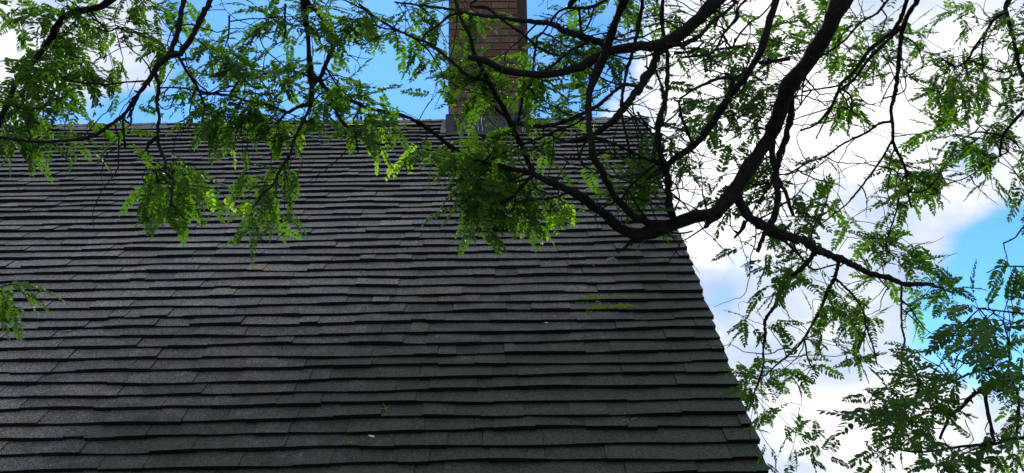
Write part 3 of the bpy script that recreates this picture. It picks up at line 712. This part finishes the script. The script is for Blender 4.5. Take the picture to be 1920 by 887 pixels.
# leaf clumps: px, py, rx, ry, leaves
NA = [(690,30,45,26,14),(650,30,35,25,8),(760,16,45,16,8),(785,62,35,22,6),(775,90,35,14,4),(810,105,30,34,8),(842,160,32,30,10),(850,110,40,45,18),(905,105,45,35,12),(925,160,45,35,10),(880,185,30,20,5),(905,30,45,26,10),(955,150,25,40,5),(965,60,25,30,4),
 (870,270,45,25,14),(940,268,45,30,14),(900,320,50,30,20),(925,368,60,40,38),(885,405,35,22,12),(1000,375,55,38,18),(800,275,30,30,6),(1040,285,22,42,6),(1120,335,45,38,9),(1190,305,38,38,10),(1150,395,40,25,6),(1190,360,40,30,6),(1060,340,30,20,3),
 (1050,35,45,30,13),(1085,90,55,38,18),(1035,150,45,38,14),(1100,160,50,40,16),(1005,115,20,35,5),(1060,205,50,22,8),(990,200,25,25,4),(1150,35,55,35,13),(1220,35,45,35,12),(1175,125,45,35,8),(1280,25,30,25,5),(1320,70,45,35,7),(1250,120,45,38,5),(1345,110,45,35,10),(1385,170,45,45,24),(1335,205,48,32,18),(1300,240,38,28,9),(1240,175,28,28,4),(1270,265,38,28,7),(1440,60,45,50,11),(1480,40,38,38,8),(1415,90,25,45,6),(1400,225,38,28,8),(1350,285,45,28,8),(1300,325,42,32,9),(1330,365,38,26,7),(1240,285,30,28,6),(1235,440,22,12,2),(1320,10,35,18,4),
 (1430,325,42,36,10),(1410,390,34,38,8),(1485,400,52,34,16),(1545,390,38,35,8),(1430,485,38,26,6),(1400,470,20,15,1),(1600,118,45,32,17),(1640,62,38,36,10),(1660,100,30,22,7),(1600,205,32,40,13),(1552,60,25,40,6),(1538,100,22,40,4),(1560,20,35,18,5),(1705,60,28,50,8),(1760,15,50,16,8),(1790,50,22,30,3),(1785,120,28,24,6),(1845,22,35,16,4),(1905,25,22,28,5),(1908,100,22,42,6),(1555,230,28,22,3),(1530,290,20,25,2),(1850,95,20,30,2),
 (1800,190,68,48,38),(1860,160,45,34,13),(1885,230,35,50,12),(1820,268,60,36,18),(1745,245,32,26,7),(1705,325,55,48,34),(1680,385,35,22,8),(1745,330,34,30,8),(1880,320,36,30,7),(1850,360,30,16,3),
 (1640,465,32,48,15),(1720,485,42,38,18),(1765,540,42,26,13),(1620,520,20,30,4),(1688,565,18,24,4),(1500,500,38,34,7),(1445,550,36,24,7),(1400,600,28,14,4),(1460,600,22,22,4),(1560,590,48,40,15),(1605,640,30,45,14),(1540,640,34,22,7),(1600,570,38,28,8),(1450,695,48,34,16),(1405,690,28,32,7),(1400,740,25,22,5),(1450,765,25,24,3),(1510,690,12,32,3),(1640,580,24,34,6),(1475,440,38,22,5),(1520,520,30,24,4),(1545,680,22,14,2)]
for c in NA:
    dd = 3.85 if c[0] < 1250 else (3.95 if c[0] < 1500 else 4.3)
    if c[1] > 560 and c[0] < 1480: dd = 4.6
    clump(A, *c, dd, 'n', 1.0)
for c in [(745,300,28,26,6),(705,290,20,28,5),(1030,418,36,24,9),(1060,400,30,26,6),(985,430,14,14,2),(850,370,14,12,2),(545,248,22,18,4),(660,262,18,14,3)]:
    clump(A, *c, 3.75, 'y', 1.0, .9, .1)
for c in [(905,335,40,26,10),(925,385,50,30,14),(975,400,36,20,8),(870,300,30,18,5)]: clump(A, *c, 3.72, 'n', .95, .4, .06, .7)
for c in [(1470,872,34,16,6),(1545,855,30,22,6),(1500,868,25,14,3),(1440,875,18,10,2)]: clump(A, *c, 4.4, 'n', 1.0, -.2)
for c in [(800,-80,300,60,50),(1250,-120,330,100,120),(1650,-120,280,100,170),(1960,120,40,150,40),(1970,350,50,120,20)]: clump(A, *c, 3.8, 'n', 1.0)  # unseen leaves outside the frame, added to shade those in view
finish(A)

# --- tree at the left
B = Tree('locust_tree', Vector((-4.6, 2.6, 0)), 'locust tree whose thin branches hang into the upper left over the roof ridge')
B.wk = 1.22
B.solid([Vector((-4.6, 2.6, -.1)), Vector((-4.5, 2.6, 1.6)), Vector((-4.1, 2.7, 3.4)), Vector((-3.3, 2.8, 4.9)), Vector((-2.6, 3.0, 5.9)), Vector((-2.3, 3.1, 6.8)), Vector((-2.2, 3.2, 7.6))], [.18, .15, .12, .09, .06, .03, .007], 'trunk')
B.hub = Vector((-2.75, 2.95, 5.75))
for px in (250, 400, 575):
    p = at(px, -60, 3.5); B.solid([Vector((-3.3, 2.8, 4.9)), Vector((-3.3, 2.8, 4.9)).lerp(p, .5)+Vector((0, 0, .35)), p], [.04, .025, .012], 'limb')
B.limb([(250,-60,11),(203,3,10),(183,14,9.5),(152,20,9),(125,27,9),(108,44,9),(98,68,9),(78,95,9),(54,125,9),(34,145,8.5),(20,176,8),(10,203,8),(-5,240,7)], 3.5, 3.6)
B.limb([(405,-50,9),(395,0,8.5),(378,30,8.5),(361,68,8.5),(337,98,9),(317,105,10),(300,118,9),(291,129,9),(281,149,7),(257,179,6),(233,213,5.5),(203,237,5.5),(169,257,5.5),(118,264,5),(68,266,4.5),(0,257,4),(-30,250,4)], 3.5, 3.4)
B.limb([(350,-50,8),(344,0,8),(337,41,8),(327,81,8),(318,104,8)], 3.5)
B.limb([(289,132,6),(298,162,5.5),(294,193,5),(298,217,5),(295,250,5.5),(299,278,5),(310,301,5),(310,320,4.5),(324,337,4.5),(321,363,4),(321,385,3.5)], 3.45, 3.3)
B.limb([(294,256,5),(276,275,5.5),(282,306,4),(293,326,3.5),(297,343,3)], 3.4); B.limb([(334,105,5),(351,135,4.5),(368,159,4.5),(385,203,3)], 3.5)
B.limb([(575,-50,12),(571,0,11),(571,34,9),(577,68,8),(581,108,8),(584,152,9),(584,183,8),(582,200,6)], 3.6); B.limb([(572,0,9),(600,28,7.5),(617,51,7),(625,81,6),(614,112,6.5),(603,139,6.5),(588,158,7)], 3.6, 3.7)
B.limb([(582,195,7),(560,200,6),(537,210,5),(503,196,4.5),(469,191,4.5),(429,179,4),(385,174,4),(365,168,3)], 3.6)
B.limb([(582,200,5),(567,230,5),(550,264,4.5),(547,281,4.5),(533,306,4.5),(521,326,5),(513,346,4.5),(493,363,4),(476,388,3)], 3.6, 3.3)
B.limb([(588,140,6),(617,176,5.5),(634,217,5),(657,244,5),(685,261,4),(712,271,3),(730,268,2.5)], 3.7); B.limb([(664,250,4),(668,264,3.5),(671,285,2.5)], 3.7); B.limb([(537,210,4),(520,232,3)], 3.6)
B.limb([(590,150,4),(560,136,3.5),(520,132,3.5),(490,140,3)], 3.6); B.limb([(535,8,4),(534,30,3.5),(536,55,3),(532,70,2.5)], 3.6); B.limb([(430,30,3),(429,60,3),(425,80,2)], 3.6)
B.limb([(180,52,3),(203,59,3),(222,50,2.5)], 3.6); B.limb([(270,152,3),(235,154,3),(205,158,3),(175,157,3),(140,153,3),(115,145,3)], 3.5)
B.limb([(244,205,4),(245,232,3),(231,222,4)], 3.5); B.limb([(230,225,4),(232,250,3.5),(234,276,3)], 3.4); B.limb([(262,175,3),(248,205,3.5),(238,222,3)], 3.5); B.limb([(44,205,3.5),(60,225,3.5),(74,232,3)], 3.5)
B.limb([(300,165,2.6),(325,164,2.6),(362,168,2.6)], 3.5)
B.limb([(571,40,4),(590,60,3.5),(600,75,3)], 3.6); B.limb([(430,180,3),(450,150,3),(480,138,3)], 3.6); B.limb([(310,320,3),(295,318,3),(285,310,2.5)], 3.35)
NB = [(55,25,55,28,16),(150,55,48,40,26),(105,110,50,42,26),(25,165,32,36,14),(190,22,40,20,8),(150,140,45,36,16),(60,175,40,30,12),(105,185,35,18,7),(250,22,32,18,8),(245,70,24,16,5),(275,80,22,16,5),(295,75,22,22,6),(45,78,14,18,2),(218,142,16,10,2),(222,155,10,10,1),(180,125,20,14,3),(260,178,8,12,1),
 (35,215,36,18,9),(30,272,38,26,12),(80,285,34,24,7),(120,258,30,14,4),(135,280,16,24,3),(183,245,16,22,3),(165,285,8,16,1),(240,262,24,12,3),(330,355,46,38,25),(300,385,30,22,6),(355,330,30,22,8),(340,420,10,26,3),(285,320,20,14,3),(385,370,20,20,4),
 (345,60,26,40,11),(420,80,42,28,14),(440,140,55,42,32),(400,205,42,34,19),(470,212,52,28,20),(530,160,36,40,13),(552,222,36,22,8),(470,50,34,18,6),(500,16,45,14,9),(555,35,28,20,6),(605,65,24,34,7),(590,120,24,34,8),(612,15,28,18,6),(365,150,28,34,9),(640,50,22,12,3),
 (430,252,46,12,6),(500,250,40,12,4),(648,155,34,22,8),(690,175,36,18,7),(640,215,40,28,13),(700,212,36,12,6),(700,245,44,16,9),(620,190,28,20,6),(735,232,20,14,3)]
tangle(B, 45, 0, 640, 0, 270, 3.5)
for c in NB: clump(B, *c[:4], c[4]*1.1, 3.72, 'n', .97)
for c in [(500,385,42,36,15),(480,430,28,18,5),(520,425,22,16,4),(540,330,30,20,5),(550,372,22,12,3),(460,330,26,16,5),(435,270,14,8,2)]: clump(B, *c, 3.6, 'n', .85, .6)
for c in [(470,400,20,20,4),(515,350,24,14,3),(440,275,14,10,1)]: clump(B, *c, 3.4, 'y', 1.0, .8)
B.limb([(-90,470,5),(-50,500,4),(-20,530,3),(-2,540,2)], 3.0)
for c in [(0,550,14,24,9)]: clump(B, *c, 3.0, 'n', .9, .3, .06)
for c in [(150,-110,220,90,170),(500,-110,240,90,110),(-60,120,50,160,30)]: clump(B, *c, 3.6, 'n', 1.0)  # denser unseen foliage off frame, added to darken the left leaves
finish(B)

DENS = .85
# --- tree close by at the lower right
C = Tree('locust_tree', Vector((2.9, 1.6, 0)), 'nearby locust tree with larger broad leaflets filling the lower right corner')
C.solid([Vector((2.9, 1.6, -.1)), Vector((2.8, 1.7, 1.2)), Vector((2.5, 1.9, 2.4)), Vector((2.25, 2.1, 3.2)), Vector((2.2, 2.1, 4.2)), Vector((2.25, 2.2, 4.9))], [.12, .10, .08, .05, .025, .006], 'trunk')
for px, py in ((1960, 815), (1960, 590), (1960, 700)):
    p = at(px, py, 2.7); C.solid([Vector((2.5, 1.9, 2.4)), Vector((2.5, 1.9, 2.4)).lerp(p, .5)+Vector((0, 0, .1)), p], [.03, .016, .007], 'limb')
C.limb([(1960,815,8),(1920,820,7),(1891,824,7),(1871,831,7),(1847,834,6),(1803,837,5),(1762,844,4.5),(1718,847,4),(1668,841,3)], 2.7)
C.limb([(1960,700,8),(1900,712,8),(1860,728,8),(1825,741,8),(1803,763,8),(1786,776,7),(1772,797,7),(1762,824,5)], 2.8); C.limb([(1845,730,7),(1852,770,7),(1864,828,6)], 2.8)
C.limb([(1850,670,4),(1833,675,4),(1816,682,4),(1796,675,3)], 2.8); C.limb([(1860,690,5),(1820,700,4.5),(1783,716,4.5),(1752,726,4),(1718,736,3)], 2.8)
C.limb([(1960,410,4),(1920,425,3.5),(1904,445,3),(1881,456,2.5)], 2.7); C.limb([(1960,590,5),(1920,588,4),(1857,581,3),(1830,578,2.5)], 2.7); C.limb([(1930,500,3),(1880,500,2),(1850,512,2)], 2.7)
C.limb([(1860,730,4),(1890,690,4),(1890,640,3.5),(1880,600,3)], 2.8); C.limb([(1718,847,3),(1690,790,3),(1680,740,2.5)], 2.8); C.limb([(1890,700,5),(1910,750,5),(1905,822,5)], 2.8)
C.limb([(1860,831,3),(1840,845,3),(1815,850,2.5)], 2.7); C.limb([(1800,838,3),(1780,870,3),(1760,900,3)], 2.7)
for c in [(1700,690,36,34,16),(1680,740,46,36,26),(1740,725,40,28,15),(1650,780,36,22,14),(1700,800,46,28,20),(1760,780,28,24,8),(1650,855,36,22,10),(1700,830,34,18,7),(1625,740,18,20,4),
          (1830,590,38,26,12),(1790,640,28,24,6),(1800,690,42,24,12),(1870,655,45,45,24),(1840,570,30,14,5),(1900,690,28,50,18),(1900,780,24,40,13),(1895,505,24,36,7),(1900,560,24,26,8),(1860,865,50,20,16),(1910,850,24,30,8),(1760,868,40,16,10),(1800,850,30,14,6),(1715,655,20,16,3),(1790,600,20,20,3)]:
    clump(C, *c, 2.85, 'n', .72, .25)
for c in [(1690,730,28,50,7),(1720,790,34,22,6),(1850,620,34,34,10),(1880,680,30,40,9),(1900,600,20,30,4),(1840,860,50,18,7),(1790,840,30,14,3),(1650,800,30,18,4),(1895,800,20,40,5)]:
    clump(C, *c[:4], c[4]*.5, 2.4, 'b', .9, .25)
finish(C)
